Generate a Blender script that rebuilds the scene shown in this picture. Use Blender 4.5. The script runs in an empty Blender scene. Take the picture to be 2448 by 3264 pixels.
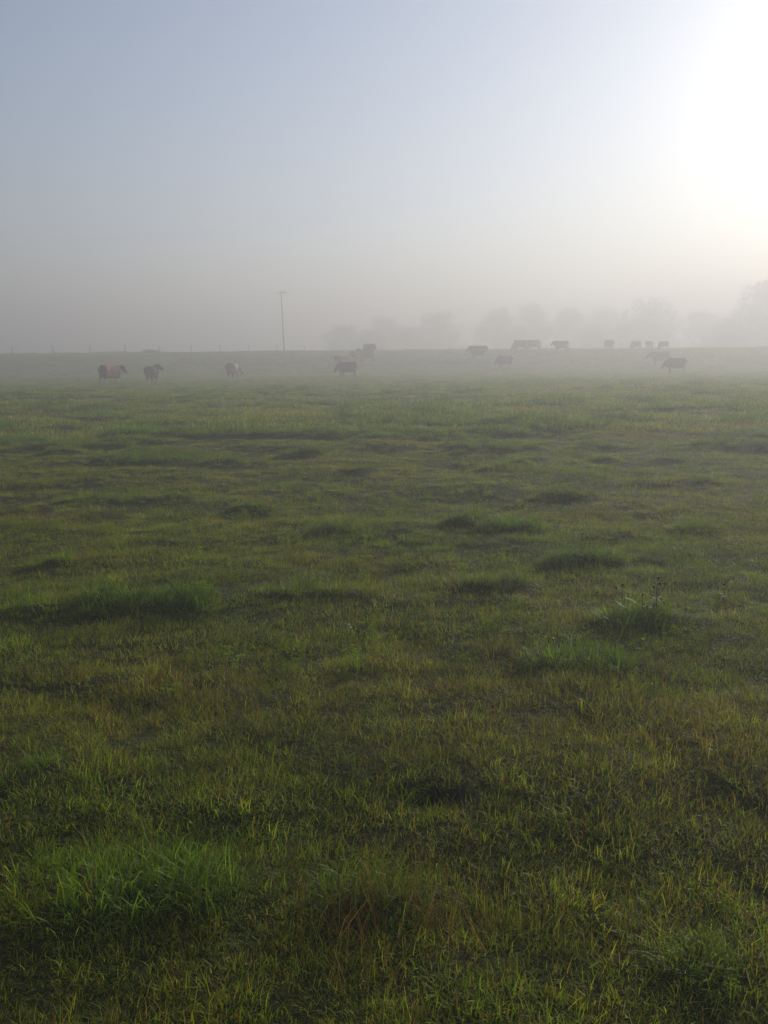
import bpy, bmesh, math, random
import numpy as np
from mathutils import Vector, Matrix

R = math.radians
scene = bpy.context.scene
C = scene.collection

# ---------------------------------------------------------------- camera, light
F_PX, W_PX, H_PX = 2944.0, 2448.0, 3264.0        # focal length and frame in photo pixels
CAM_H = 1.7
PITCH, ROLL = R(9.58), R(0.5)
fwd = Vector((0, math.cos(PITCH), -math.sin(PITCH)))
right = Vector((1, 0, 0))
up = right.cross(fwd)
cr, sr = math.cos(ROLL), math.sin(ROLL)
cright = right * cr - up * sr
cup = up * cr + right * sr
cam_d = bpy.data.cameras.new('camera')
cam = bpy.data.objects.new('camera', cam_d)
C.objects.link(cam)
m = Matrix((cright, cup, -fwd)).transposed().to_4x4()
m.translation = (0, 0, CAM_H)
cam.matrix_world = m
cam_d.sensor_fit = 'VERTICAL'
cam_d.sensor_height = 24.0
cam_d.lens = 24.0 * F_PX / H_PX
cam_d.clip_end = 3000
cam_d.clip_start = 0.05
scene.camera = cam

SUN_EL, SUN_AZ = R(16.0), R(32.0)                # azimuth to the right of the view
world = bpy.data.worlds.new('World')
scene.world = world
world.use_nodes = True
wn = world.node_tree.nodes
sky = wn.new('ShaderNodeTexSky')
sky.sky_type = 'NISHITA'
sky.sun_disc = False
sky.sun_elevation = SUN_EL
sky.sun_rotation = SUN_AZ
sky.air_density = 0.9
sky.dust_density = 0.65
sky.ozone_density = 3.0
wn['Background'].inputs['Strength'].default_value = 0.082
world.node_tree.links.new(sky.outputs['Color'], wn['Background'].inputs['Color'])

sun_d = bpy.data.lights.new('sun', 'SUN')
sun_d.energy = 5.0
sun_d.angle = R(0.6)
sun_d.color = (1.0, 0.93, 0.79)
sun = bpy.data.objects.new('sun', sun_d)
C.objects.link(sun)
sdir = Vector((math.sin(SUN_AZ) * math.cos(SUN_EL), math.cos(SUN_AZ) * math.cos(SUN_EL), math.sin(SUN_EL)))
sun.rotation_euler = sdir.to_track_quat('Z', 'Y').to_euler()
sun.location = sdir * 60

scene.view_settings.view_transform = 'Standard'
scene.view_settings.look = 'None'
scene.view_settings.exposure = 0.5
scene.view_settings.gamma = 1.0
scene.view_settings.use_curve_mapping = False
scene.render.engine = 'CYCLES'
scene.cycles.use_denoising = True
scene.cycles.max_bounces = 4
scene.cycles.diffuse_bounces = 2
scene.cycles.glossy_bounces = 2
scene.cycles.transmission_bounces = 2
scene.cycles.transparent_max_bounces = 8
scene.cycles.volume_bounces = 1

HAZE_DENSITY = 0.0112
HAZE_G = 0.43

# ---------------------------------------------------------------- helpers
rng = np.random.default_rng(7)
random.seed(7)


def vnoise(x, y, seed=0.0):
    x = np.asarray(x, float); y = np.asarray(y, float)
    xi = np.floor(x); yi = np.floor(y)
    fx = x - xi; fy = y - yi
    fx = fx * fx * (3 - 2 * fx); fy = fy * fy * (3 - 2 * fy)
    def h(a, b):
        s = np.sin(a * 127.1 + b * 311.7 + seed * 74.7) * 43758.5453
        return s - np.floor(s)
    return (h(xi, yi) * (1 - fx) + h(xi + 1, yi) * fx) * (1 - fy) + (h(xi, yi + 1) * (1 - fx) + h(xi + 1, yi + 1) * fx) * fy


def fbm(x, y, seed=0.0, octv=3):
    t = 0.0; a = 0.5; n = 0.0
    c, s = math.cos(0.6), math.sin(0.6)
    for i in range(octv):
        t = t + a * vnoise(x, y, seed + i * 3.1)
        n += a; a *= 0.5
        x, y = (x * c - y * s) * 2.03 + 5.2, (x * s + y * c) * 2.03 + 1.7
    return t / n


def sstep(a, b, x):
    t = np.clip((x - a) / (b - a), 0, 1)
    return t * t * (3 - 2 * t)


PY = np.array([-500, -20, 0, 12, 25, 38, 48, 56, 66, 84, 92, 104, 113, 122, 135, 170, 250, 1000], float)
PZ = np.array([0, 0, 0, 0.02, 0.06, 0.09, 0.03, -0.02, -0.02, 0.02, 0.35, 1.40, 2.08, 2.45, 2.30, 1.6, 0.8, 0.5], float)


def base_z(x, y):
    x = np.asarray(x, float); y = np.asarray(y, float)
    yy = y + (fbm(x * 0.012, y * 0.012, 3.0, 2) - 0.5) * 10
    z = np.zeros(np.broadcast(x, y).shape)
    for k in (-4, -2, 0, 2, 4):
        z = z + np.interp(yy + k, PY, PZ) / 5
    z = z + (fbm(x * 0.09, y * 0.09, 11.0, 2) - 0.5) * 0.22 * sstep(6, 20, np.abs(y) + np.abs(x) * .3)
    return z


# photo pixel -> ray -> point on the field (used once to survey where things stand)
def ray(u, v):
    d = cright * ((u - W_PX / 2) / F_PX) - cup * ((v - H_PX / 2) / F_PX) + fwd
    return d


def ground_at(u, v, f=base_z):
    d = ray(u, v)
    t = np.concatenate([np.arange(1.0, 30, 0.05), np.arange(30, 300, 0.1)])
    px = d.x * t; py = d.y * t; pz = CAM_H + d.z * t
    below = pz < f(px, py)
    i = int(np.argmax(below)) if below.any() else len(t) - 1
    return float(px[i]), float(py[i])


# lush tussocks as surveyed: (u, v, width in px, strength)
TUSS = [(400, 1940, 520, 1.0), (120, 1960, 260, .8), (185, 1800, 170, .8), (1550, 1885, 350, .8), (1890, 1800, 270, .9),
        (2080, 2000, 430, 1.0), (1830, 2120, 400, .7), (1490, 1680, 260, 1.0), (1660, 1700, 300, .9), (420, 1470, 220, .9),
        (710, 1478, 300, .9), (790, 1635, 260, .8), (390, 1600, 420, .7), (950, 1454, 180, .9), (1140, 1518, 150, .7),
        (1490, 1480, 180, .7), (2125, 1470, 120, .9), (1520, 1426, 220, .8), (2200, 1548, 260, .7), (1800, 1592, 250, .7),
        (480, 2880, 850, .8), (1230, 2870, 480, .9), (1330, 1350, 200, .8), (300, 1330, 260, .7), (620, 1385, 260, .6),
        (1760, 1350, 330, .7), (2380, 1350, 240, .7), (1000, 1900, 330, .55), (100, 2500, 300, .45), (2300, 3050, 420, .6),
        (1900, 1425, 190, .7), (900, 1300, 260, .7), (1240, 1275, 260, .6), (640, 1275, 160, .8), (220, 1265, 180, .7),
        (2100, 1270, 300, .5), (60, 1440, 200, .6), (1080, 1700, 260, .5), (1350, 1590, 200, .5), (2250, 1690, 240, .6)]
TU = []
for (u, v, w, s) in TUSS:
    x, y = ground_at(u, v)
    TU.append((x, y, w / F_PX * math.hypot(y, 1.7) * 0.5, s))
HOLES = []
for (u, v, w) in [(1372, 2558, 190), (2188, 2665, 95), (1905, 2975, 80)]:
    x, y = ground_at(u, v)
    HOLES.append((x, y, w / F_PX * math.hypot(y, 1.7) * 0.5))


def lush(x, y):
    l = np.zeros(np.shape(x))
    wob = (fbm(np.asarray(x) * 1.7, np.asarray(y) * 1.7, 21.0, 2) - 0.5) + (fbm(np.asarray(x) * 5, np.asarray(y) * 5, 23.0, 2) - 0.5) * .9
    for (tx, ty, r, s) in TU:
        ry = max(r * 0.55, 0.16)
        d = np.sqrt(((x - tx) / r) ** 2 + ((y - ty) / ry) ** 2) + wob * 0.9
        l = np.maximum(l, s * (1 - sstep(0.35, 1.15, d)))
    n = fbm(np.asarray(x) * 0.55, np.asarray(y) * 0.8, 33.0, 3)
    l = np.maximum(l, 0.85 * sstep(0.55, 0.66, n) * sstep(9, 16, y))
    return l


def hole(x, y):
    h = np.zeros(np.shape(x))
    for (tx, ty, r) in HOLES:
        wob = (fbm(np.asarray(x) * 9, np.asarray(y) * 9, 5.0, 2) - 0.5) * .5
        d = np.sqrt(((x - tx) / r) ** 2 + ((y - ty) / (r * 0.85)) ** 2) + wob
        h = np.maximum(h, 1 - sstep(0.7, 1.1, d))
    return h


def ground_z(x, y):
    x = np.asarray(x, float); y = np.asarray(y, float)
    z = base_z(x, y)
    near = 1 - sstep(50, 90, np.abs(y))
    z = z + (fbm(x * 0.9, y * 1.1, 41.0, 3) - 0.5) * (0.13 + 0.08 * sstep(6, 14, y)) * near
    z = z + (fbm(x * 4.0, y * 4.0, 47.0, 2) - 0.5) * 0.035 * (1 - sstep(10, 25, np.abs(y)))
    z = z + lush(x, y) * (0.05 + 0.05 * sstep(4, 10, y)) * near
    z = z - hole(x, y) * 0.13
    return z


def new_mesh(name, verts, faces):
    me = bpy.data.meshes.new(name)
    me.from_pydata([tuple(v) for v in verts], [], [tuple(f) for f in faces])
    me.update()
    return me


def link(name, me, mat=None, parent=None, smooth=False):
    o = bpy.data.objects.new(name, me)
    C.objects.link(o)
    if mat is not None and me is not None and not me.materials:
        me.materials.append(mat)
    if parent is not None:
        o.parent = parent
    if smooth:
        me.polygons.foreach_set('use_smooth', [True] * len(me.polygons))
    return o


def tag(o, label=None, cat=None, group=None, kind=None):
    if label: o['label'] = label
    if cat: o['category'] = cat
    if group: o['group'] = group
    if kind: o['kind'] = kind
    return o


def empty(name, loc, rz=0.0):
    o = bpy.data.objects.new(name, None)
    C.objects.link(o)
    o.location = loc
    o.rotation_euler = (0, 0, rz)
    o.empty_display_size = 0.2
    return o


def nodes(name):
    mt = bpy.data.materials.new(name)
    mt.use_nodes = True
    return mt, mt.node_tree.nodes, mt.node_tree.links


def noise_mat(name, c1, c2, scale=8.0, rough=0.85, c3=None, bump=0.0):
    mt, n, l = nodes(name)
    b = n['Principled BSDF']
    tc = n.new('ShaderNodeTexCoord')
    nz = n.new('ShaderNodeTexNoise')
    nz.inputs['Scale'].default_value = scale
    nz.inputs['Detail'].default_value = 6
    l.new(tc.outputs['Object'], nz.inputs['Vector'])
    rp = n.new('ShaderNodeValToRGB')
    rp.color_ramp.elements[0].position = 0.35
    rp.color_ramp.elements[1].position = 0.68
    rp.color_ramp.elements[0].color = (*c1, 1)
    rp.color_ramp.elements[1].color = (*c2, 1)
    if c3:
        e = rp.color_ramp.elements.new(0.5)
        e.color = (*c3, 1)
    l.new(nz.outputs['Fac'], rp.inputs['Fac'])
    l.new(rp.outputs['Color'], b.inputs['Base Color'])
    b.inputs['Roughness'].default_value = rough
    b.inputs['Specular IOR Level'].default_value = 0.25
    if bump:
        bp = n.new('ShaderNodeBump')
        bp.inputs['Strength'].default_value = bump
        l.new(nz.outputs['Fac'], bp.inputs['Height'])
        l.new(bp.outputs['Normal'], b.inputs['Normal'])
    return mt


def lathe(profile, seg=8):
    """profile: (r, z) list -> verts, faces (closed ends)"""
    vs, fs = [], []
    for r, z in profile:
        for k in range(seg):
            a = 2 * math.pi * k / seg
            vs.append((r * math.cos(a), r * math.sin(a), z))
    for i in range(len(profile) - 1):
        for k in range(seg):
            a = i * seg + k; b = i * seg + (k + 1) % seg
            fs.append((a, b, b + seg, a + seg))
    fs.append(tuple(range(seg - 1, -1, -1)))
    t = (len(profile) - 1) * seg
    fs.append(tuple(range(t, t + seg)))
    return vs, fs


def tube(path, radii, seg=6):
    """tapered tube along a polyline, closed"""
    vs, fs = [], []
    n = len(path)
    P = [Vector(p) for p in path]
    for i in range(n):
        t = (P[min(i + 1, n - 1)] - P[max(i - 1, 0)]).normalized()
        a = t.cross(Vector((0, 0, 1)) if abs(t.z) < 0.9 else Vector((1, 0, 0))).normalized()
        b = t.cross(a)
        for k in range(seg):
            th = 2 * math.pi * k / seg
            vs.append(P[i] + (a * math.cos(th) + b * math.sin(th)) * radii[i])
    for i in range(n - 1):
        for k in range(seg):
            p = i * seg + k; q = i * seg + (k + 1) % seg
            fs.append((p, p + seg, q + seg, q))
    fs.append(tuple(range(seg)))
    fs.append(tuple(range((n - 1) * seg + seg - 1, (n - 1) * seg - 1, -1)))
    return vs, fs


def merge(parts):
    V, Fc = [], []
    for v, f in parts:
        o = len(V)
        V += [tuple(p) for p in v]
        Fc += [tuple(i + o for i in q) for q in f]
    return V, Fc


# ---------------------------------------------------------------- ground sheet
def spaced(limit, fine, n):
    """coordinates 0..limit with spacing `fine` at 0 growing smoothly"""
    lo, hi = 1e-3, 60.0
    for _ in range(80):
        mid = (lo + hi) / 2
        step = limit * (math.sinh(mid / n) / math.sinh(mid))
        if step > fine: lo = mid
        else: hi = mid
    k = np.arange(n + 1) / n
    return limit * np.sinh(lo * k) / math.sinh(lo)


gx = spaced(420, 0.035, 190)
gx = np.concatenate([-gx[:0:-1], gx])
gyf = 3.0 + spaced(430, 0.035, 260)
gyb = 3.0 - spaced(420, 0.05, 90)[1:]
gy = np.concatenate([gyb[::-1], gyf])
GX, GY = np.meshgrid(gx, gy)
GZ = ground_z(GX, GY)
nx, ny = len(gx), len(gy)
me = bpy.data.meshes.new('ground')
me.vertices.add(nx * ny)
me.vertices.foreach_set('co', np.stack([GX, GY, GZ], -1).astype(np.float32).ravel())
ii = (np.arange(ny - 1)[:, None] * nx + np.arange(nx - 1)[None, :]).ravel()
quads = np.stack([ii, ii + 1, ii + nx + 1, ii + nx], -1)
me.loops.add(quads.size)
me.polygons.add(len(quads))
me.polygons.foreach_set('loop_start', np.arange(len(quads)) * 4)
me.loops.foreach_set('vertex_index', quads.ravel().astype(np.int32))
me.polygons.foreach_set('use_smooth', np.ones(len(quads), bool))
me.update(calc_edges=True)
me.validate()


def ground_mat():
    mt, n, l = nodes('turf')
    b = n['Principled BSDF']
    b.inputs['Roughness'].default_value = 0.95
    b.inputs['Specular IOR Level'].default_value = 0.1
    tc = n.new('ShaderNodeTexCoord')
    def nz(scale, det=5):
        t = n.new('ShaderNodeTexNoise')
        t.inputs['Scale'].default_value = scale
        t.inputs['Detail'].default_value = det
        l.new(tc.outputs['Object'], t.inputs['Vector'])
        return t
    a = nz(0.45, 8); c = nz(3.5, 8); d = nz(30, 6)
    r1 = n.new('ShaderNodeValToRGB')
    r1.color_ramp.elements[0].position = 0.36
    r1.color_ramp.elements[0].color = (0.0275, 0.0413, 0.0055, 1)
    r1.color_ramp.elements[1].position = 0.66
    r1.color_ramp.elements[1].color = (0.0633, 0.0523, 0.0143, 1)
    l.new(a.outputs['Fac'], r1.inputs['Fac'])
    r2 = n.new('ShaderNodeValToRGB')
    r2.color_ramp.elements[0].position = 0.38
    r2.color_ramp.elements[0].color = (0.0248, 0.0385, 0.0044, 1)
    r2.color_ramp.elements[1].position = 0.70
    r2.color_ramp.elements[1].color = (0.0578, 0.0633, 0.0121, 1)
    l.new(c.outputs['Fac'], r2.inputs['Fac'])
    mx = n.new('ShaderNodeMix'); mx.data_type = 'RGBA'
    mx.inputs[0].default_value = 0.55
    l.new(r1.outputs['Color'], mx.inputs[6]); l.new(r2.outputs['Color'], mx.inputs[7])
    l.new(mx.outputs[2], b.inputs['Base Color'])
    ad = n.new('ShaderNodeMath'); ad.operation = 'ADD'
    l.new(c.outputs['Fac'], ad.inputs[0]); l.new(d.outputs['Fac'], ad.inputs[1])
    bp = n.new('ShaderNodeBump')
    bp.inputs['Strength'].default_value = 0.9
    bp.inputs['Distance'].default_value = 0.08
    l.new(ad.outputs[0], bp.inputs['Height'])
    l.new(bp.outputs['Normal'], b.inputs['Normal'])
    return mt


ground = link('ground', me, ground_mat())
tag(ground, 'grazed pasture turf running level and then up to a low crest', 'pasture', kind='structure')

# ---------------------------------------------------------------- haze
HT, HB, HX = 23.0, -3.0, 440.0
hv = [(x, y, z) for z in (HB, HT) for y in (-430, 445) for x in (-HX, HX)]
hf = [(0, 2, 3, 1), (4, 5, 7, 6), (0, 1, 5, 4), (2, 6, 7, 3), (0, 4, 6, 2), (1, 3, 7, 5)]
mt, n, l = nodes('fog')
n.remove(n['Principled BSDF'])
pv = n.new('ShaderNodeVolumePrincipled')
pv.inputs['Color'].default_value = (0.575, 0.572, 0.600, 1)
pv.inputs['Density'].default_value = HAZE_DENSITY
pv.inputs['Anisotropy'].default_value = HAZE_G
pv.inputs['Density Attribute'].default_value = ''
pv.inputs['Color Attribute'].default_value = ''
pv.inputs['Temperature Attribute'].default_value = ''
l.new(pv.outputs['Volume'], n['Material Output'].inputs['Volume'])
haze = link('haze', new_mesh('haze', hv, hf), mt)
tag(haze, 'thin morning mist lying over the whole pasture', 'mist', kind='stuff')
haze.display_type = 'WIRE'

# ---------------------------------------------------------------- grass
def grass_mat():
    mt, n, l = nodes('grass_blades')
    n.remove(n['Principled BSDF'])
    a1 = n.new('ShaderNodeAttribute'); a1.attribute_name = 'blade'
    a2 = n.new('ShaderNodeAttribute'); a2.attribute_name = 'tint'; a2.attribute_type = 'INSTANCER'
    mx = n.new('ShaderNodeMix'); mx.data_type = 'RGBA'; mx.blend_type = 'MULTIPLY'
    mx.inputs[0].default_value = 1.0
    l.new(a1.outputs['Color'], mx.inputs[6]); l.new(a2.outputs['Color'], mx.inputs[7])
    b = n.new('ShaderNodeBsdfPrincipled')
    b.inputs['Roughness'].default_value = 0.5
    b.inputs['Specular IOR Level'].default_value = 0.10
    l.new(mx.outputs[2], b.inputs['Base Color'])
    tr = n.new('ShaderNodeBsdfTranslucent')
    hs = n.new('ShaderNodeMix'); hs.data_type = 'RGBA'; hs.blend_type = 'MULTIPLY'
    hs.inputs[0].default_value = 1.0
    hs.inputs[7].default_value = (1.2, 1.15, 0.6, 1)
    l.new(mx.outputs[2], hs.inputs[6])
    l.new(hs.outputs[2], tr.inputs['Color'])
    ms = n.new('ShaderNodeMixShader'); ms.inputs[0].default_value = 0.45
    l.new(b.outputs[0], ms.inputs[1]); l.new(tr.outputs[0], ms.inputs[2])
    l.new(ms.outputs[0], n['Material Output'].inputs['Surface'])
    return mt


GMAT = grass_mat()
GREEN = [(0.175, 0.275, 0.012), (0.205, 0.300, 0.015), (0.250, 0.305, 0.018), (0.150, 0.240, 0.016), (0.290, 0.310, 0.022)]
DEEP = [(0.105, 0.205, 0.012), (0.130, 0.235, 0.015), (0.165, 0.260, 0.017), (0.108, 0.200, 0.018)]
DRY = [(0.34, 0.25, 0.090), (0.27, 0.175, 0.060), (0.21, 0.125, 0.042), (0.42, 0.33, 0.16), (0.24, 0.20, 0.050)]


def tuft(name, nb, hmin, hmax, rad, wid, lean, curl, pal, dryfrac=0.12, seed=0, flat=1.0):
    r = np.random.default_rng(seed)
    V, Fc, Co = [], [], []
    for i in range(nb):
        a = r.uniform(0, 2 * math.pi); rr = rad * math.sqrt(r.uniform())
        bx, by = rr * math.cos(a), rr * math.sin(a)
        az = a + r.normal(0, 1.0) if rr > rad * .3 else r.uniform(0, 2 * math.pi)
        h = r.uniform(hmin, hmax)
        w = wid * r.uniform(0.6, 1.25)
        th = abs(r.normal(0, lean)) * flat
        dth = r.normal(curl, 0.6)
        tw = az + math.pi / 2 + r.normal(0, 0.5)
        if r.uniform() < dryfrac:
            c = np.array(DRY[r.integers(len(DRY))]) * r.uniform(0.55, 1.2)
            w *= 0.7
        else:
            c = np.array(pal[r.integers(len(pal))]) * r.uniform(0.6, 1.5)
        tipc = c * (1.05, 1.0, 0.9)
        if r.uniform() < 0.25:
            tipc = 0.5 * c + 0.5 * np.array(DRY[r.integers(len(DRY))]) * .8
        x, y, z = bx, by, -0.015
        o = len(V)
        sx, sy = math.cos(tw), math.sin(tw)
        ns = 3
        for k in range(ns + 1):
            t = k / ns
            ww = w * (0.8 + 0.4 * t - 1.15 * t * t) * 0.5
            if k < ns:
                V += [(x - sx * ww, y - sy * ww, z), (x + sx * ww, y + sy * ww, z)]
                Co += [c * (1 - t) + tipc * t] * 2
            else:
                V.append((x, y, z)); Co.append(tipc)
            ang = th + dth * t
            st = h / ns
            x += math.cos(az) * math.sin(ang) * st
            y += math.sin(az) * math.sin(ang) * st
            z += max(math.cos(ang), -0.6) * st
        Fc += [(o, o + 1, o + 3, o + 2), (o + 2, o + 3, o + 5, o + 4), (o + 4, o + 5, o + 6)]
    me = new_mesh(name, V, Fc)
    at = me.color_attributes.new('blade', 'FLOAT_COLOR', 'POINT')
    ca = np.ones((len(V), 4), np.float32); ca[:, :3] = np.array(Co)
    at.data.foreach_set('color', ca.ravel())
    me.materials.append(GMAT)
    return me


def leaf_clump(name, nl, rad, size, hmax, pal, seed, trefoil=True):
    """broad leaves (clover, plantain) on short stalks"""
    r = np.random.default_rng(seed)
    V, Fc, Co = [], [], []
    for i in range(nl):
        a = r.uniform(0, 6.283); rr = rad * math.sqrt(r.uniform())
        cx, cy, cz = rr * math.cos(a), rr * math.sin(a), r.uniform(0.25, 1.0) * hmax
        c = np.array(pal[r.integers(len(pal))]) * r.uniform(0.8, 1.25)
        s = size * r.uniform(0.7, 1.2)
        rot = r.uniform(0, 6.283)
        tilt = Vector((r.normal(0, .3), r.normal(0, .3), 1)).normalized()
        q = tilt.to_track_quat('Z', 'Y')
        for k in range(3 if trefoil else 1):
            b = rot + k * 2.094
            o = len(V)
            ln = s * (1.0 if trefoil else 2.6)
            pts = [(0, 0, 0), (ln * .45, s * .42, .002), (ln * .85, s * .36, .004), (ln * 1.02, 0, 0), (ln * .85, -s * .36, .004), (ln * .45, -s * .42, .002), (ln * .5, 0, -s * .08)]
            for (px, py, pz) in pts:
                p = q @ Vector((px * math.cos(b) - py * math.sin(b), px * math.sin(b) + py * math.cos(b), pz))
                V.append((cx + p.x, cy + p.y, cz + p.z)); Co.append(c)
            Fc += [(o, o + 6, o + 1), (o + 1, o + 6, o + 2), (o + 2, o + 6, o + 3), (o + 3, o + 6, o + 4), (o + 4, o + 6, o + 5), (o + 5, o + 6, o)]
        o = len(V)
        V += [(cx * .7 - .0008, cy * .7, -.01), (cx * .7 + .0008, cy * .7, -.01), (cx + .0008, cy, cz), (cx - .0008, cy, cz)]
        Co += [c] * 4
        Fc.append((o, o + 1, o + 2, o + 3))
    me = new_mesh(name, V, Fc)
    at = me.color_attributes.new('blade', 'FLOAT_COLOR', 'POINT')
    ca = np.ones((len(V), 4), np.float32); ca[:, :3] = np.array(Co)
    at.data.foreach_set('color', ca.ravel())
    me.materials.append(GMAT)
    return me


def scatter(name, protos, x, y, z, rot, scl, idx, tint, label, cat):
    """one stuff object: points carrying tufts through a geometry-node instancer"""
    col = bpy.data.collections.new(name + '_kinds')
    for k, pm in enumerate(protos):
        col.objects.link(bpy.data.objects.new('%s_kind_%02d' % (name, k), pm))
    npt = len(x)
    me = bpy.data.meshes.new(name)
    me.vertices.add(npt)
    me.vertices.foreach_set('co', np.stack([x, y, z], -1).astype(np.float32).ravel())
    a = me.attributes.new('rot', 'FLOAT_VECTOR', 'POINT'); a.data.foreach_set('vector', rot.astype(np.float32).ravel())
    a = me.attributes.new('scl', 'FLOAT_VECTOR', 'POINT'); a.data.foreach_set('vector', scl.astype(np.float32).ravel())
    a = me.attributes.new('idx', 'INT', 'POINT'); a.data.foreach_set('value', idx.astype(np.int32))
    t4 = np.ones((npt, 4), np.float32); t4[:, :3] = tint
    a = me.attributes.new('tint', 'FLOAT_COLOR', 'POINT'); a.data.foreach_set('color', t4.ravel())
    me.update()
    o = bpy.data.objects.new(name, me)
    C.objects.link(o)
    ng = bpy.data.node_groups.new(name + '_nodes', 'GeometryNodeTree')
    ng.interface.new_socket('Geometry', in_out='INPUT', socket_type='NodeSocketGeometry')
    ng.interface.new_socket('Geometry', in_out='OUTPUT', socket_type='NodeSocketGeometry')
    N, L = ng.nodes, ng.links
    gi = N.new('NodeGroupInput'); go = N.new('NodeGroupOutput')
    ci = N.new('GeometryNodeCollectionInfo')
    ci.inputs['Collection'].default_value = col
    ci.inputs['Separate Children'].default_value = True
    ci.inputs['Reset Children'].default_value = True
    iop = N.new('GeometryNodeInstanceOnPoints')
    iop.inputs['Pick Instance'].default_value = True
    def named(nm, ty):
        q = N.new('GeometryNodeInputNamedAttribute'); q.data_type = ty
        q.inputs['Name'].default_value = nm
        return q.outputs['Attribute']
    L.new(gi.outputs[0], iop.inputs['Points'])
    L.new(ci.outputs[0], iop.inputs['Instance'])
    L.new(named('idx', 'INT'), iop.inputs['Instance Index'])
    e2r = N.new('FunctionNodeEulerToRotation')
    L.new(named('rot', 'FLOAT_VECTOR'), e2r.inputs[0])
    L.new(e2r.outputs[0], iop.inputs['Rotation'])
    L.new(named('scl', 'FLOAT_VECTOR'), iop.inputs['Scale'])
    L.new(iop.outputs[0], go.inputs[0])
    md = o.modifiers.new('scatter', 'NODES'); md.node_group = ng
    tag(o, label, cat, kind='stuff')
    return o


def pts_in(y0, y1, dens, wslope=0.50, wadd=1.2):
    """random points in the part of the pasture in and beside the view"""
    area = (wslope * (y1 ** 2 - y0 ** 2) + 2 * wadd * (y1 - y0))
    nn = int(area * dens)
    y = y0 + (y1 - y0) * rng.uniform(size=int(nn * 2.6))
    keep = rng.uniform(size=len(y)) < (wslope * y + wadd) / (wslope * y1 + wadd)
    y = y[keep][:nn]
    x = rng.uniform(-1, 1, len(y)) * (wslope * y + wadd)
    return x, y


DRYP = []
for (u, v, w, st_) in [(150, 2400, 750, .9), (700, 2130, 800, .6), (1330, 2680, 520, .7), (2200, 2500, 600, .5), (1600, 2850, 600, .7), (2350, 2150, 320, .7),
                       (150, 1700, 500, .55), (250, 1420, 620, .7), (1150, 1700, 400, .6), (2300, 1620, 320, .4), (1230, 3120, 420, .55), (400, 3170, 520, .6), (2400, 3000, 500, .5),
                       (1900, 1900, 260, .5), (1450, 2300, 420, .5), (1000, 1480, 500, .4), (2050, 2330, 420, .3)]:
    x, y = ground_at(u, v)
    DRYP.append((x, y, w / F_PX * math.hypot(y, 1.7) * 0.5, st_))


def dryness(x, y):
    d0 = dry_noise(x, y)
    wob = (fbm(x * 1.3, y * 1.3, 91.0, 3) - 0.5) * 1.2
    for (tx, ty, r, st_) in DRYP:
        d = np.sqrt(((x - tx) / r) ** 2 + ((y - ty) / max(r * .7, .2)) ** 2) + wob
        d0 = np.maximum(d0, st_ * (1 - sstep(.4, 1.2, d)))
    return d0


def dry_noise(x, y):
    return sstep(0.44, 0.70, fbm(x * 0.55, y * 0.7, 61.0, 4)) * 0.75 + 0.25 * sstep(0.45, 0.7, fbm(x * 2.3, y * 2.3, 67.0, 3))


def do_scatter(name, protos_short, protos_lush, protos_dry, bands, label, cat):
    X, Y, S, I, T, Rr = [], [], [], [], [], []
    ns, nl, nd = len(protos_short), len(protos_lush), len(protos_dry)
    for (y0, y1, dens) in bands:
        x, y = pts_in(y0, y1, dens)
        lu = lush(x, y); dr = dryness(x, y) * (1 - lu); ho = hole(x, y)
        u = rng.uniform(size=len(x))
        keep = ho < 0.04
        idx = rng.integers(0, ns, len(x))
        isl = u < lu * 0.78
        isd = (~isl) & (rng.uniform(size=len(x)) < dr * 0.68)
        idx = np.where(isl, ns + rng.integers(0, nl, len(x)), idx)
        idx = np.where(isd, ns + nl + rng.integers(0, nd, len(x)), idx)
        s = rng.uniform(0.75, 1.3, len(x)) * np.where(isl, 0.6 + 0.42 * lu, 1.0)
        s = s * (0.55 + 0.95 * fbm(x * 2.6, y * 2.6, 77.0, 3))
        v = rng.uniform(0.7, 1.25, len(x))
        v = v * (0.62 + 0.76 * fbm(x * 4.5, y * 4.5, 73.0, 2))
        hue = fbm(x * 0.8, y * 0.8, 71.0, 3)
        t = np.stack([v * (0.72 + 0.46 * hue), v, v * (0.6 + 0.4 * hue)], -1)
        X.append(x[keep]); Y.append(y[keep]); S.append(s[keep]); I.append(idx[keep]); T.append(t[keep])
    x = np.concatenate(X); y = np.concatenate(Y); s = np.concatenate(S); i = np.concatenate(I); t = np.concatenate(T)
    rot = np.stack([rng.normal(0, .12, len(x)), rng.normal(0, .12, len(x)), rng.uniform(0, 6.283, len(x))], -1)
    scl = np.stack([s, s, s * rng.uniform(0.75, 1.2, len(x))], -1)
    return scatter(name, protos_short + protos_lush + protos_dry, x, y, ground_z(x, y), rot, scl, i, t, label, cat)


# near turf: fine blades
ps = [tuft('short_%d' % k, 105, 0.020, 0.062, 0.085, 0.0030, 0.95, 1.1, GREEN, 0.27, 100 + k) for k in range(6)]
pl = [tuft('lush_%d' % k, 90, 0.045, 0.14, 0.09, 0.0038, 0.65, 1.5, DEEP, 0.10, 200 + k) for k in range(4)]
pl += [tuft('long_%d' % k, 34, 0.07, 0.18, 0.10, 0.0042, 0.6, 1.9, DEEP, 0.2, 250 + k) for k in range(2)]
pd = [tuft('dry_%d' % k, 100, 0.022, 0.078, 0.09, 0.0026, 1.05, 1.0, GREEN, 0.62, 300 + k) for k in range(4)]
do_scatter('grass', ps, pl, pd, [(1.0, 5, 270), (5, 10, 200), (10, 20, 100)],
           'wet short pasture grass with lush and withered patches in the foreground', 'grass')
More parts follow.
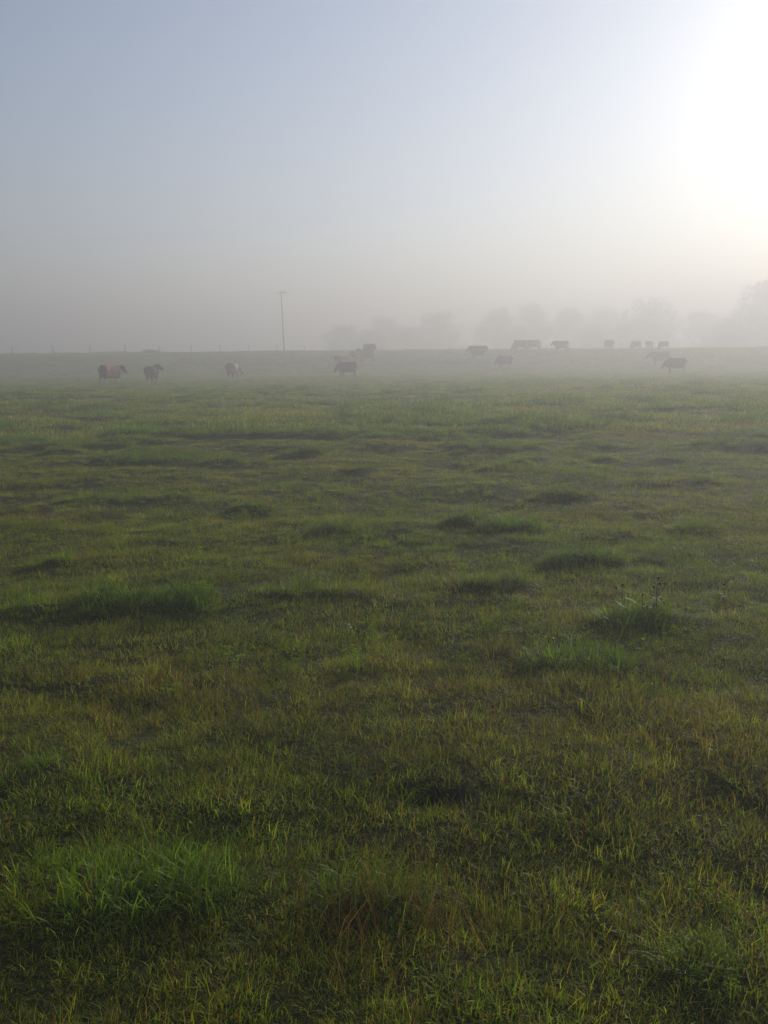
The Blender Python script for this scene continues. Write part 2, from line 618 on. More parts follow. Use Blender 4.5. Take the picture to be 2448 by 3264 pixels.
# farther turf: broader patches
fs_ = [tuft('patch_%d' % k, 110, 0.05, 0.11, 0.34, 0.011, 0.65, 0.9, GREEN, 0.24, 400 + k) for k in range(4)]
fl_ = [tuft('patch_lush_%d' % k, 120, 0.09, 0.20, 0.30, 0.012, 0.5, 1.1, DEEP, 0.06, 500 + k) for k in range(3)]
fd_ = [tuft('patch_dry_%d' % k, 100, 0.05, 0.13, 0.34, 0.009, 0.8, 0.6, GREEN, 0.5, 600 + k) for k in range(3)]
do_scatter('pasture_grass', fs_, fl_, fd_, [(19, 34, 14), (34, 60, 8), (60, 98, 7), (98, 126, 4.5)],
           'misty grazed grass of the open pasture behind the foreground', 'grass')

# clover and broad leaves
cl = [leaf_clump('clover_%d' % k, 14, 0.09, 0.013, 0.07, GREEN[:3], 700 + k) for k in range(4)] + \
     [leaf_clump('plantain_%d' % k, 6, 0.05, 0.011, 0.05, DEEP, 720 + k, False) for k in range(2)]
x, y = pts_in(1.0, 14, 14)
k = rng.uniform(size=len(x)) < sstep(0.45, 0.65, fbm(x * 1.2, y * 1.2, 81.0, 3)) + 0.8 * lush(x, y)
k &= hole(x, y) < 0.2
x, y = x[k], y[k]
s = rng.uniform(0.8, 1.5, len(x))
v = rng.uniform(0.5, 0.95, len(x))
scatter('clover', cl, x, y, ground_z(x, y) + 0.02, np.stack([0 * x, 0 * x, rng.uniform(0, 6.28, len(x))], -1), np.stack([s, s, s], -1),
        rng.integers(0, len(cl), len(x)), np.stack([v, v * 1.05, v], -1), 'small clover and broad leaves growing among the grass', 'clover')

# withered upright stalks
st = [tuft('stalk_%d' % k, 9, 0.12, 0.30, 0.05, 0.0026, 0.35, 0.25, DRY, 1.0, 800 + k) for k in range(4)]
x, y = pts_in(1.2, 26, 3.0)
k = rng.uniform(size=len(x)) < 0.15 + 0.6 * dryness(x, y)
x, y = x[k], y[k]
bx, by = ground_at(1210, 2960)
bn = 80
x = np.concatenate([x, bx + rng.normal(0, .22, bn)]); y = np.concatenate([y, by + rng.normal(0, .12, bn)])
s = rng.uniform(0.5, 1.1, len(x)); s[-bn:] *= 1.15
v = rng.uniform(0.4, 0.9, len(x))
scatter('dry_stalks', st, x, y, ground_z(x, y), np.stack([rng.normal(0, .25, len(x)), rng.normal(0, .25, len(x)), rng.uniform(0, 6.28, len(x))], -1),
        np.stack([s, s, s], -1), rng.integers(0, 4, len(x)), np.stack([v, v * .95, v * .9], -1), 'thin withered straw stalks standing among the grass', 'stalks')


# pale flecks of dead leaf lying in the turf
fk = [tuft('fleck_%d' % k, 3, 0.03, 0.07, 0.03, 0.006, 1.3, 0.4, DRY, 1.0, 850 + k) for k in range(3)]
x, y = pts_in(1.2, 22, 5.0)
s = rng.uniform(0.6, 1.1, len(x)); v = rng.uniform(0.5, 1.2, len(x))
scatter('leaf_litter', fk, x, y, ground_z(x, y) + 0.035, np.stack([rng.normal(0, .2, len(x)), rng.normal(0, .2, len(x)), rng.uniform(0, 6.28, len(x))], -1),
        np.stack([s, s, s], -1), rng.integers(0, 3, len(x)), np.stack([v, v, v * 1.05], -1), 'pale flecks of dead leaves lying in the turf', 'leaf litter')

# ---------------------------------------------------------------- bare hollows in the turf
SOIL = noise_mat('dark_soil', (0.010, 0.008, 0.006), (0.030, 0.022, 0.015), 40, 0.95, bump=0.6)
hl = ['dark bare soil hollow in the turf, largest of the three, above the foreground tussocks',
      'small dark hollow in the turf near the right edge of the foreground',
      'smallest dark hollow at the bottom right, below the other two hollows']
for (hx, hy, hr), lb in zip(HOLES, hl):
    V, Fc = [], []
    seg, rings = 20, 7
    for i in range(rings + 1):
        t = i / rings
        for k in range(seg):
            a = 2 * math.pi * k / seg
            rr = hr * 1.05 * t * (1 + 0.16 * math.sin(a * 3 + hx * 9) + 0.09 * math.sin(a * 7 + hy * 5))
            px, py = hx + rr * math.cos(a), hy + rr * 0.85 * math.sin(a)
            V.append((px - hx, py - hy, float(ground_z(px, py)) + 0.006 + 0.012 * float(vnoise(px * 50, py * 50, 2.0)) * (1 - t)))
    for i in range(rings):
        for k in range(seg):
            a = i * seg + k; b = i * seg + (k + 1) % seg
            Fc.append((a, b, b + seg, a + seg))
    o = link('soil_hollow', new_mesh('soil_hollow', V, Fc), SOIL, smooth=True)
    o.location = (hx, hy, 0)
    tag(o, lb, 'soil hollow', 'bare hollows in the turf')

# ---------------------------------------------------------------- cows
def ball(c, r, seg=10):
    pr = [(r[0] * math.sin(math.pi * i / 6) + 1e-3, -math.cos(math.pi * i / 6)) for i in range(7)]
    v, f = lathe([(p[0], p[1] * r[2]) for p in pr], seg)
    return [(q[0] + c[0], q[1] * r[1] / r[0] + c[1], q[2] + c[2]) for q in v], f


def loft(rings, seg=18):
    V, Fc = [], []
    for (x, z, w, h) in rings:
        for k in range(seg):
            a = 2 * math.pi * k / seg
            c, s_ = math.cos(a), math.sin(a)
            sq = 1.0 / (abs(c) ** 2.15 + abs(s_) ** 2.15) ** (1 / 2.15)
            V.append((x, w * c * sq, z + h * s_ * sq))
    for i in range(len(rings) - 1):
        for k in range(seg):
            a = i * seg + k; b = i * seg + (k + 1) % seg
            Fc.append((a, b, b + seg, a + seg))
    Fc.append(tuple(range(seg - 1, -1, -1)))
    t = (len(rings) - 1) * seg
    Fc.append(tuple(range(t, t + seg)))
    return V, Fc


def chain(pts, rad):
    out = [tube(pts, rad, 10)]
    for p, r in zip(pts, rad):
        out.append(ball(p, (r * .98, r * .98, r * .98), 10))
    return out


def cow_mesh(name, head, turn=0.0, stride=0.0):
    P = [loft([(-.78, 1.06, .12, .16), (-.73, 1.02, .22, .27), (-.58, .97, .28, .34), (-.35, .895, .32, .385), (-.08, .855, .37, .42),
               (.2, .845, .36, .425), (.42, .89, .30, .41), (.6, .94, .24, .36), (.72, .97, .16, .26)])]
    # neck and head by pose: poll and muzzle
    if head == 'up':
        nk = [(.48, 0, 1.04), (.65, 0, 1.17), (.76, 0, 1.30)]; hd = [(0, 0), (.18, -.10), (.37, -.25)]
    elif head == 'level':
        nk = [(.48, 0, 1.00), (.70, 0, 1.07), (.86, 0, 1.13)]; hd = [(0, 0), (.16, -.13), (.31, -.31)]
    elif head == 'low':
        nk = [(.48, 0, .96), (.72, 0, .93), (.89, 0, .86)]; hd = [(0, 0), (.12, -.17), (.22, -.38)]
    else:
        nk = [(.48, 0, .94), (.70, 0, .72), (.84, 0, .50)]; hd = [(0, 0), (.09, -.18), (.17, -.39)]
    ct, st_ = math.cos(turn), math.sin(turn)
    bx = nk[0][0]
    def tw(p, k):
        c, s_ = math.cos(turn * k), math.sin(turn * k)
        return (bx + (p[0] - bx) * c - p[1] * s_, (p[0] - bx) * s_ + p[1] * c, p[2])
    nk2 = [tw(p, k) for p, k in zip(nk, (0, .5, 1))]
    P += chain(nk2, [.27, .235, .185])
    P += chain([(.58, 0, .82), tw((nk[1][0], 0, nk[1][2] - .20), .5), tw((nk[2][0], 0, nk[2][2] - .08), 1)], [.24, .19, .13])
    H = [tw((nk[2][0] + a, 0, nk[2][2] + b), 1) for a, b in hd]
    P += chain(H, [.165, .14, .10])
    P.append(ball(H[2], (.115, .12, .09)))
    P.append(ball((H[0][0], H[0][1], H[0][2] + .08), (.10, .11, .07)))
    ax = Vector((-st_, ct, 0))
    for sd in (-1, 1):
        e0 = Vector(H[0]) + ax * sd * .11 + Vector((0, 0, .02))
        e1 = e0 + ax * sd * .14 + Vector((-.03, 0, .02)); e2 = e0 + ax * sd * .27 + Vector((-.05, 0, -.02))
        P += chain([tuple(e0), tuple(e1), tuple(e2)], [.04, .065, .03])
        f = stride * sd
        P += chain([(.46, sd * .19, .88), (.47, sd * .19, .64), (.48 + f * .5, sd * .16, .38), (.47 + f, sd * .15, .12), (.50 + f, sd * .15, .045)], [.20, .125, .075, .052, .064])
        f = -stride * sd
        P += chain([(-.54, sd * .19, .98), (-.46 + f * .2, sd * .21, .68), (-.66 + f * .6, sd * .17, .46), (-.63 + f, sd * .15, .13), (-.59 + f, sd * .15, .045)], [.27, .17, .078, .054, .064])
        P.append(ball((-.47, sd * .21, 1.22), (.11, .08, .07)))
        P.append(ball((-.72, sd * .10, 1.16), (.07, .06, .06)))
        P.append(ball((.46, sd * .15, 1.14), (.15, .10, .15)))
    P.append(ball((.48, 0, 1.23), (.18, .08, .07)))
    P.append(ball((-.38, 0, .54), (.19, .16, .14)))
    P.append(ball((.60, 0, .66), (.15, .10, .19)))
    P += chain([(-.76, 0, 1.16), (-.86, 0, 1.06), (-.88, .01, .85), (-.86, .02, .60), (-.85, .02, .36)], [.045, .04, .036, .042, .06])
    V, Fc = merge(P)
    me = new_mesh(name, V, Fc)
    o = bpy.data.objects.new('tmp', me)
    C.objects.link(o)
    rm = o.modifiers.new('r', 'REMESH'); rm.mode = 'VOXEL'; rm.voxel_size = 0.026; rm.use_smooth_shade = True
    sm = o.modifiers.new('s', 'SMOOTH'); sm.factor = 0.5; sm.iterations = 5
    dg = bpy.context.evaluated_depsgraph_get()
    res = bpy.data.meshes.new_from_object(o.evaluated_get(dg))
    res.name = name
    bpy.data.objects.remove(o); bpy.data.meshes.remove(me)
    return res, np.array(H[0]), np.array(H[2])


def coat_mat():
    mt, n, l = nodes('cow_coat')
    b = n['Principled BSDF']
    a = n.new('ShaderNodeAttribute'); a.attribute_name = 'coat'
    tc = n.new('ShaderNodeTexCoord'); nz = n.new('ShaderNodeTexNoise')
    nz.inputs['Scale'].default_value = 9; nz.inputs['Detail'].default_value = 5
    l.new(tc.outputs['Object'], nz.inputs['Vector'])
    mr = n.new('ShaderNodeMapRange')
    mr.inputs['To Min'].default_value = 0.75; mr.inputs['To Max'].default_value = 1.25
    l.new(nz.outputs['Fac'], mr.inputs['Value'])
    mx = n.new('ShaderNodeMix'); mx.data_type = 'RGBA'; mx.blend_type = 'MULTIPLY'; mx.inputs[0].default_value = 1
    l.new(a.outputs['Color'], mx.inputs[6]); l.new(mr.outputs[0], mx.inputs[7])
    l.new(mx.outputs[2], b.inputs['Base Color'])
    b.inputs['Roughness'].default_value = 0.8
    b.inputs['Specular IOR Level'].default_value = 0.2
    return mt


COAT = coat_mat()
POSES = {}
for nm, hd, tn, sd in [('level', 'level', 0, .05), ('level_turn', 'level', .7, .03), ('level_back', 'level', -.6, .06), ('low', 'low', .1, .09), ('graze', 'graze', .15, .1), ('low_right', 'low', -.9, .04), ('graze_side', 'graze', -.5, .12), ('up', 'up', .5, .04), ('up_turn', 'up', -1.0, .02)]:
    POSES[nm] = cow_mesh('cow_' + nm, hd, tn, sd)
BROWN, RUST, DARK, TAN, GREY, WHITE = (.13, .06, .028), (.54, .235, .10), (.030, .020, .015), (.33, .19, .095), (.060, .048, .04), (.62, .57, .49)


def make_cow(pose, body, dark, opts, seed):
    me0, poll, muz = POSES[pose]
    me = me0.copy()
    nv = len(me.vertices)
    co = np.zeros(nv * 3, np.float32); me.vertices.foreach_get('co', co); co = co.reshape(-1, 3)
    x, y, z = co.T
    nzv = fbm(x * 3 + y * 2 + seed, z * 3 + seed * 1.7, seed, 3) - .5
    c = np.tile(np.array(body), (nv, 1))
    def mix(w, col):
        nonlocal c
        w = np.clip(w, 0, 1)[:, None]
        c = c * (1 - w) + np.array(col) * w
    dh = np.minimum(np.linalg.norm(co - poll, axis=1), np.linalg.norm(co - muz, axis=1))
    if 'head' in opts: mix(sstep(.62, .42, dh + nzv * .2) if False else 1 - sstep(.30, .50, dh + nzv * .3), dark)
    if 'neck' in opts: mix(sstep(.50, .66, x + nzv * .2), dark)
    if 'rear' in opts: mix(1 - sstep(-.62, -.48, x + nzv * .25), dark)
    if 'saddle' in opts: mix(sstep(.02, .10, nzv) * (z > .6), WHITE)
    if 'legs' in opts: mix(1 - sstep(.45, .62, z + nzv * .2), dark)
    if 'socks' in opts: mix(1 - sstep(.38, .52, z + nzv * .2), WHITE)
    if 'udder' in opts: mix((1 - sstep(.12, .2, np.linalg.norm(co - np.array((-.40, 0, .54)), axis=1))), (.55, .38, .32))
    if 'flank' in opts: mix(sstep(-.12, -.02, -y - .16 + nzv * .15) * sstep(.4, .55, z), (.42, .26, .15))  # sunlit strip along one side only, painted into the coat colour
    if 'pale' in opts: mix((1 - sstep(-.66, -.52, x + nzv * .2)) * (1 - sstep(.85, 1.05, z)), (.50, .42, .34))
    mix(1 - sstep(.06, .10, z), (.03, .025, .02))
    mix(1 - sstep(.10, .16, np.linalg.norm(co - muz, axis=1)), (.05, .04, .04))
    mix((1 - sstep(-.86, -.82, x)) * (1 - sstep(.5, .65, z)), WHITE if 'tail' in opts else dark)
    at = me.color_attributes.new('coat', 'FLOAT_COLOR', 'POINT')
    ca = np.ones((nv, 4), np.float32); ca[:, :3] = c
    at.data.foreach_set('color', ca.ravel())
    me.materials.append(COAT)
    return me


COWS = [
    # u, v of hooves, back height px, yaw, pose, body, dark, options, label
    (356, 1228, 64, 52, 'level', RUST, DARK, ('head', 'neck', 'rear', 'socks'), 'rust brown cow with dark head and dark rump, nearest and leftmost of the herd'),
    (486, 1220, 54, 84, 'up_turn', DARK, DARK, ('udder',), 'dark cow seen from behind, next right of the rust brown cow'),
    (743, 1208, 51, 80, 'low_right', GREY, DARK, ('flank', 'legs'), 'grey brown cow with sunlight painted on one flank, seen from behind, left below the pole'),
    (1108, 1203, 50, 158, 'low', DARK, DARK, ('tail',), 'dark cow with pale tail, lowest and nearest of the centre cluster'),
    (1094, 1181, 47, 215, 'level_turn', RUST, DARK, ('head', 'neck'), 'brown cow with dark neck, its back showing above the nearest centre cow'),
    (1134, 1163, 44, 232, 'level_turn', TAN, BROWN, ('head',), 'tan cow facing left in the middle of the centre cluster'),
    (1166, 1156, 41, 160, 'up', BROWN, DARK, ('legs',), 'dark brown cow with raised head at the right of the centre cluster'),
    (1177, 1137, 41, 128, 'level_back', DARK, DARK, ('tail',), 'dark cow standing highest of the centre cluster, head against the mist'),
    (1527, 1147, 47, 152, 'level_turn', GREY, DARK, ('pale', 'neck'), 'large grey brown cow standing alone right of the centre cluster'),
    (1609, 1176, 42, 200, 'low', DARK, DARK, ('pale', 'tail'), 'small dark cow below the grazing pair, right of the large grey brown cow'),
    (1658, 1120, 36, 184, 'graze', BROWN, DARK, ('neck',), 'brown cow grazing head down on the crest, left cow of the pair'),
    (1701, 1118, 35, 150, 'low_right', RUST, DARK, ('legs',), 'reddish brown cow on the crest, behind the grazing cow of the pair'),
    (1789, 1121, 35, 172, 'level', DARK, DARK, ('legs',), 'dark cow standing alone on the crest, side on with head to the left'),
    (1940, 1115, 32, 112, 'low_right', RUST, DARK, (), 'reddish cow seen end on, alone on the crest before the trees'),
    (2026, 1115, 29, 205, 'graze', RUST, BROWN, (), 'faint brown cow grazing on the crest, leftmost of three very faint cows'),
    (2070, 1114, 28, 48, 'low', RUST, BROWN, (), 'very faint reddish cow on the crest, above the right hand pair'),
    (2114, 1114, 26, 140, 'graze_side', GREY, DARK, (), 'very faint grey cow on the crest, rightmost against the trees'),
    (2104, 1166, 45, 158, 'level', GREY, DARK, ('tail',), 'grey brown cow looking left, farther cow of the right hand pair'),
    (2154, 1191, 50, 172, 'low', DARK, DARK, ('pale', 'tail', 'udder'), 'dark cow with pale rump, nearer cow of the right hand pair'),
]
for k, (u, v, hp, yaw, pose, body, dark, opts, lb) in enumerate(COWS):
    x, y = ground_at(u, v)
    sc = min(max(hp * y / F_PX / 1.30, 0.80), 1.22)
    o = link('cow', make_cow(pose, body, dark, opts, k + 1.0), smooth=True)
    o.location = (x, y, float(ground_z(x, y)) - 0.03)
    o.rotation_euler = (0, 0, R(yaw))
    o.scale = (sc, sc, sc)
    tag(o, lb, 'cow', 'cows grazing in the mist')

# ---------------------------------------------------------------- power pole
WOOD = noise_mat('weathered_wood', (0.07, 0.055, 0.042), (0.16, 0.13, 0.10), 6, 0.9, bump=0.3)
METAL = noise_mat('dull_steel', (0.10, 0.10, 0.10), (0.2, 0.2, 0.2), 12, 0.5)
CERAM = noise_mat('brown_ceramic', (0.06, 0.03, 0.02), (0.10, 0.05, 0.03), 5, 0.25)


def at_depth(u, v, y):
    d = ray(u, v)
    t = y / d.y
    return d.x * t, y, CAM_H + d.z * t


px, py, _ = at_depth(906, 1115, 154.0)
pz = float(ground_z(px, py))
ph = at_depth(895, 925, 154.0)[2] - pz
pole = empty('power_pole', (px, py, pz - 0.3))
pole.rotation_euler = (0, R(-1.4), 0)
v, f = lathe([(.13, 0), (.12, 1.2), (.105, ph * .5), (.085, ph * .85), (.075, ph + .1), (.05, ph + .13)], 12)
link('shaft', new_mesh('shaft', v, f), WOOD, pole, True)
arm_z = ph - .1
bm = bmesh.new()
bmesh.ops.create_cube(bm, size=1, matrix=Matrix.Translation((.12, -.13, arm_z)) @ Matrix.Diagonal((1.55, .11, .13, 1)))
bmesh.ops.bevel(bm, geom=bm.edges[:], offset=.01, segments=1)
me = bpy.data.meshes.new('crossarm'); bm.to_mesh(me); bm.free()
arm = link('crossarm', me, WOOD, pole)
v, f = merge([tube([(-.5, -.13, arm_z - .05), (0, -.12, arm_z - .55)], [.018, .018]), tube([(.6, -.13, arm_z - .05), (0, -.12, arm_z - .55)], [.018, .018])])
link('brace', new_mesh('brace', v, f), METAL, pole)
ins_v, ins_f = lathe([(.012, 0), (.012, .10), (.06, .11), (.05, .16), (.065, .17), (.05, .22), (.035, .27), (.02, .28)], 10)
ime = new_mesh('insulator', ins_v, ins_f)
for ix in (-.55, .35, .78):
    o = link('insulator', ime, CERAM, arm, True)
    o.location = (ix, -.13, arm_z + .06)
tag(pole, 'wooden power pole with a short crossarm, rising behind the fence', 'power pole')

# ---------------------------------------------------------------- fence on the crest
US = np.array([62, 192, 306, 416, 522, 623, 715, 805, 893, 979], float)
TOPS = [1111, 1100, 1099, 1097, 1102, 1101, 1098, 1100, 1097, 1099]
best = None
for x0 in np.arange(-56, -34, .5):
    y0 = x0 / ((62 - 1224) / F_PX)
    for ang in np.arange(0, 60, 1.0):
        for spc in (4.0, 4.3, 4.6, 5.0):
            i = np.arange(10)
            xx = x0 + i * spc * math.cos(R(ang)); yy = y0 + i * spc * math.sin(R(ang))
            e = ((1224 + F_PX * xx / yy - US) ** 2).sum() + 30 * (yy[0] - 124) ** 2
            if best is None or e < best[0]: best = (e, x0, y0, ang, spc)
_, fx0, fy0, fang, fspc = best

fence = empty('fence', (0, 0, 0))
v, f = lathe([(.055, -.4), (.055, 1.18), (.05, 1.24), (.03, 1.26)], 9)
pme = new_mesh('post', v, f)
tops = []
for i in range(-2, 16):
    s_ = i * fspc + (random.uniform(-.25, .25) if not 0 <= i < 10 else 0)
    yy = fy0 + s_ * math.sin(R(fang))
    if 0 <= i < 10:
        xx = (US[i] - 1224) / F_PX * yy * (1 / cr)
    else:
        xx = fx0 + s_ * math.cos(R(fang))
    zz = float(ground_z(xx, yy))
    if i > 9 and i % 2: pass
    o = link('post', pme, WOOD, fence)
    o.location = (xx, yy, zz)
    lean = R([-2, -9, -2, -1, -2, 1, -2, -6, -1, 1][i]) if 0 <= i < 10 else R(random.uniform(-4, 4))
    hh = 1.0
    if 0 <= i < 10:
        hh = (at_depth(US[i], TOPS[i], yy)[2] - zz) / 1.26
        hh = min(max(hh, .75), 1.35)
    if i > 9: hh = .8
    o.scale = (1.15, 1.15, hh)
    o.rotation_euler = (random.uniform(-.05, .05), lean, random.uniform(0, 3))
    tops.append((xx, yy, zz, hh, lean))
for wz in (.55, .95):
    pts = [(a + math.sin(e) * wz * h_, b - .06, c + wz * h_ * 1.2) for (a, b, c, h_, e) in tops]
    v, f = tube(pts, [.004] * len(pts), 4)
    link('wire', new_mesh('wire', v, f), METAL, fence)
tag(fence, 'wooden post and wire fence along the crest at the left', 'fence')

rgn = 420
fi = rng.uniform(-2, 15, rgn)
x = fx0 + fi * fspc * math.cos(R(fang)) + rng.normal(0, .5, rgn)
y = fy0 + fi * fspc * math.sin(R(fang)) + rng.normal(0, .8, rgn)
s_ = rng.uniform(.8, 2.2, rgn) * (.5 + fbm(x * .35, y * .1, 5.0, 2))
v = rng.uniform(.6, 1.0, rgn)
scatter('rough_grass', fl_ + fd_, x, y, ground_z(x, y), np.stack([0 * x, 0 * x, rng.uniform(0, 6.28, rgn)], -1), np.stack([s_, s_, s_ * 1.25], -1),
        rng.integers(0, 6, rgn), np.stack([v, v, v], -1), 'rough uncut grass along the foot of the fence', 'grass')

# ---------------------------------------------------------------- trees
LEAF = noise_mat('tree_leaves', (0.022, 0.034, 0.012), (0.060, 0.075, 0.024), 1.4, 0.6)
BARK = noise_mat('bark', (0.035, 0.028, 0.020), (0.10, 0.08, 0.06), 5, 0.95, bump=0.5)


def leaf_cloud(lobes, n, size, seed, outer=0.55):
    r = np.random.default_rng(seed)
    wts = np.array([l_[3] * l_[4] * l_[5] for l_ in lobes]) ** .8
    pick = r.choice(len(lobes), n, p=wts / wts.sum())
    L_ = np.array(lobes)[pick]
    d = r.normal(size=(n, 3)); d /= np.linalg.norm(d, axis=1)[:, None]
    rad = outer + (1 - outer) * r.uniform(size=n) ** .6
    rad *= 0.78 + .5 * fbm(d[:, 0] * 2.5 + pick * 3.3, d[:, 2] * 2.5 + d[:, 1] * 2, seed, 3)
    c = L_[:, :3] + d * rad[:, None] * L_[:, 3:6]
    # clumps: pull leaves toward shared sprig centres
    nc = max(n // 14, 1)
    cc = c[r.integers(0, n, nc)]
    own = r.integers(0, nc, n)
    sel = r.uniform(size=n) < .75
    c = np.where(sel[:, None], cc[own] + r.normal(0, size * 1.5, (n, 3)), c)
    t1 = r.normal(size=(n, 3)); t1 /= np.linalg.norm(t1, axis=1)[:, None]
    t2 = np.cross(t1, r.normal(size=(n, 3))); t2 /= np.linalg.norm(t2, axis=1)[:, None]
    s = size * r.uniform(.6, 1.3, n)[:, None]
    q = np.stack([c - t1 * s, c + t2 * s * .45, c + t1 * s, c - t2 * s * .45], 1).reshape(-1, 3)
    return q, np.arange(n * 4).reshape(-1, 4)


def make_tree(name, u0, u1, vtop, y, seed, label, cat='tree', group='trees fading in the mist', nleaf=5000, stem=True):
    r = random.Random(seed)
    xa = at_depth(u0, 1100, y)[0]; xb = at_depth(u1, 1100, y)[0]
    cx = (xa + xb) / 2; w = (xb - xa) / 2
    gz = float(ground_z(cx, y))
    H = at_depth((u0 + u1) / 2, vtop, y)[2] - gz
    root = empty(name, (cx, y, gz - .05))
    tr = max(.09, H * .022)
    fork = H * r.uniform(.22, .34)
    wood = [tube([(0, 0, -.3), (r.uniform(-.1, .1), r.uniform(-.1, .1), fork * .5), (r.uniform(-.2, .2), 0, fork)], [tr * 1.35, tr, tr * .85], 10)]
    lobes = []
    nl = r.randint(6, 9)
    for i in range(nl):
        a = 6.283 * i / nl + r.uniform(-.4, .4)
        rr = r.uniform(.35, .62)
        z = H * r.uniform(.22, .70)
        lobes.append((w * rr * math.cos(a), w * rr * math.sin(a) * .9, z, w * r.uniform(.33, .52), w * r.uniform(.33, .5), H * r.uniform(.13, .22)))
    for i in range(3):
        lobes.append((w * r.uniform(-.25, .25), w * r.uniform(-.2, .2), H * r.uniform(.74, .84), w * r.uniform(.3, .5), w * r.uniform(.3, .45), H * r.uniform(.12, .17)))
    lobes.append((0, 0, H * .48, w * .62, w * .6, H * .36))
    for i in range(4):
        lobes.append((w * r.uniform(-.8, .8), w * r.uniform(-.5, .5), H * r.uniform(.08, .2), w * r.uniform(.3, .45), w * .4, H * .16))
    for lb_ in lobes[:nl + 3]:
        m1 = (lb_[0] * .45, lb_[1] * .45, fork + (lb_[2] - fork) * .55)
        wood.append(tube([(0, 0, fork * .9), m1, (lb_[0], lb_[1], lb_[2])], [tr * .55, tr * .36, tr * .12], 6))
        for q in range(3):
            e = (lb_[0] + r.uniform(-1, 1) * lb_[3], lb_[1] + r.uniform(-1, 1) * lb_[4], lb_[2] + r.uniform(-.3, 1) * lb_[5])
            wood.append(tube([m1, ((m1[0] + e[0]) / 2, (m1[1] + e[1]) / 2, (m1[2] + e[2]) / 2 + .2), e], [tr * .2, tr * .12, tr * .05], 5))
    v, f = merge(wood)
    link('trunk', new_mesh('trunk', v, f), BARK, root, True)
    q, fc = leaf_cloud(lobes, nleaf, (.26 if H > 4 else .08), seed)
    q[:, 2] = np.maximum(q[:, 2], 0.15)
    link('crown', new_mesh('crown', q, fc), LEAF, root)
    tag(root, label, cat, group)
    return root


TREES = [
    (1038, 1166, 1034, 168, 'low rounded tree, leftmost of the tree line above the centre cows'),
    (1178, 1300, 1004, 176, 'narrow faint tree between the leftmost rounded tree and the forked topped tree'),
    (1318, 1472, 978, 168, 'tall domed tree left of the gap in the tree line'),
    (1515, 1640, 972, 172, 'tree just right of the gap in the tree line'),
    (1622, 1760, 962, 176, 'wide pale tree above the grazing pair of cows'),
    (1750, 1870, 966, 180, 'faint tree above the lone dark cow on the crest'),
    (1855, 1985, 972, 182, 'faintest tree, behind the reddish end on cow'),
    (1985, 2176, 938, 160, 'darker tall tree with ragged top, left of the lower trees at right'),
    (2165, 2320, 985, 168, 'lower tree between the ragged topped tree and the tallest tree'),
    (2292, 2590, 880, 150, 'tallest tree, cut by the right edge of the picture'),
]
for i, (a, b, vt, y, lb) in enumerate(TREES):
    make_tree('tree', a - 22, b + 22, vt, y * 1.46, 40 + i, lb, nleaf=20000 if i == 9 else 9000)
bush = make_tree('bush', 446, 512, 1116, 121, 71, 'small rounded bush on the crest between two fence posts', 'bush', None, 1800)
SCRUB = [(1140, 1230, 1050, 'scrub filling the gap right of the leftmost rounded tree'), (1262, 1362, 1040, 'scrub under the left side of the tall domed tree'),
         (1590, 1700, 1035, 'low scrub behind the grazing pair of cows'), (1835, 1945, 1030, 'low scrub left of the reddish end on cow'),
         (1940, 2060, 1020, 'low scrub at the left foot of the ragged topped tree'), (2240, 2370, 1010, 'low scrub at the left foot of the tallest tree')]
for i, (a, b, vt, lb) in enumerate(SCRUB):
    make_tree('shrub', a, b, vt, 226 + 4 * (i % 3), 90 + i, lb, 'shrub', 'scrub below the trees', 3500)

# ---------------------------------------------------------------- withered weeds
STEM = noise_mat('weed_stem', (0.06, 0.05, 0.02), (0.12, 0.09, 0.04), 20, 0.8)
HEAD = noise_mat('seed_head', (0.025, 0.014, 0.010), (0.07, 0.04, 0.03), 60, 0.95, bump=0.5)
PALE = noise_mat('seed_fluff', (0.30, 0.26, 0.22), (0.45, 0.40, 0.34), 60, 0.95)
WLEAF = noise_mat('weed_leaf', (0.035, 0.065, 0.018), (0.07, 0.09, 0.03), 15, 0.6)
hv_, hf_ = lathe([(.002, -.004), (.008, 0), (.012, .006), (.0125, .013), (.010, .020), (.005, .024)], 9)
HEADM = new_mesh('seed_head', hv_, hf_)
HEADM.polygons.foreach_set('use_smooth', [True] * len(HEADM.polygons))
hv_, hf_ = lathe([(.006, .021), (.010, .026), (.012, .032), (.008, .035)], 9)
FLUFF = new_mesh('seed_tuft', hv_, hf_)


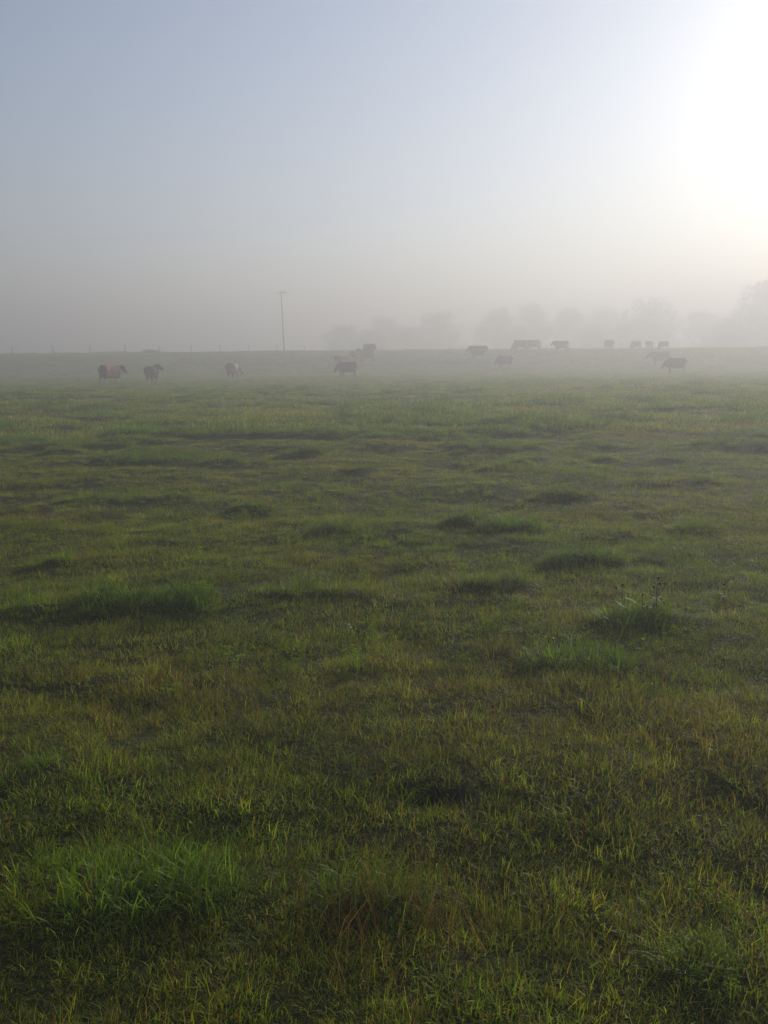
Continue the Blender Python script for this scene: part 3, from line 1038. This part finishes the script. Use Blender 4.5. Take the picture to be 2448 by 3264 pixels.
def weed(u, v_head, hgt, heads, label, sc=1.0):
    # ground point under a head seen at (u, v_head)
    x, y = ground_at(u, v_head, lambda a, b: ground_z(a, b) + hgt)
    gz = float(ground_z(x, y))
    r = random.Random(int(u))
    root = empty('withered_weed', (x, y, gz - .01))
    tipsz = []
    parts = []
    for k in range(heads):
        a = r.uniform(0, 6.28) if k else 0
        sp = 0 if k == 0 else r.uniform(.02, .05)
        tp = (sp * math.cos(a), sp * math.sin(a), hgt * (1 if k == 0 else r.uniform(.72, .95)))
        st_ = (0, 0, 0) if k == 0 else (.004 * math.cos(a), .004 * math.sin(a), hgt * .5)
        mid = tuple((p + q) / 2 + r.uniform(-.008, .008) for p, q in zip(st_, tp))
        parts.append(tube([st_, mid, tp], [.0028, .0022, .0016], 6))
        tipsz.append(tp)
    v, f = merge(parts)
    link('stem', new_mesh('stem', v, f), STEM, root, True)
    for k, tp in enumerate(tipsz):
        o = link('seed_head', HEADM, HEAD, root)
        o.location = tp; o.rotation_euler = (r.uniform(-.5, .5), r.uniform(-.5, .5), 0); o.scale = (sc, sc, sc)
        if k % 2 == 0 and heads > 1:
            q = link('seed_tuft', FLUFF, PALE, o)
    for k in range(4):
        a = r.uniform(0, 6.28); ln = r.uniform(.06, .11); z0 = hgt * r.uniform(.1, .5)
        V = []
        for t, wd in ((0, .004), (.3, .013), (.65, .010), (1, .001)):
            for s_ in (-1, 1):
                V.append((math.cos(a) * ln * t - math.sin(a) * wd * s_, math.sin(a) * ln * t + math.cos(a) * wd * s_, z0 + ln * (.5 * t - .7 * t * t)))
        link('leaf', new_mesh('leaf', V, [(0, 1, 3, 2), (2, 3, 5, 4), (4, 5, 7, 6)]), WLEAF, root)
    tag(root, label, 'weed', 'withered weeds with dark seed heads')


weed(2098, 1845, .22, 4, 'withered weed with several pale tipped seed heads, rising right of the middle tussocks', .62)
weed(1985, 1868, .17, 2, 'withered weed with two dark heads, just left of the pale tipped weed', .62)
weed(2047, 1900, .12, 1, 'short weed with one dark head, below and left of the pale tipped weed', .62)
weed(1855, 1712, .24, 2, 'thin weed with dark head, farthest up the field above the right tussocks', .62)
weed(2308, 1862, .14, 1, 'small weed with one dark head near the right edge of the field', .62)
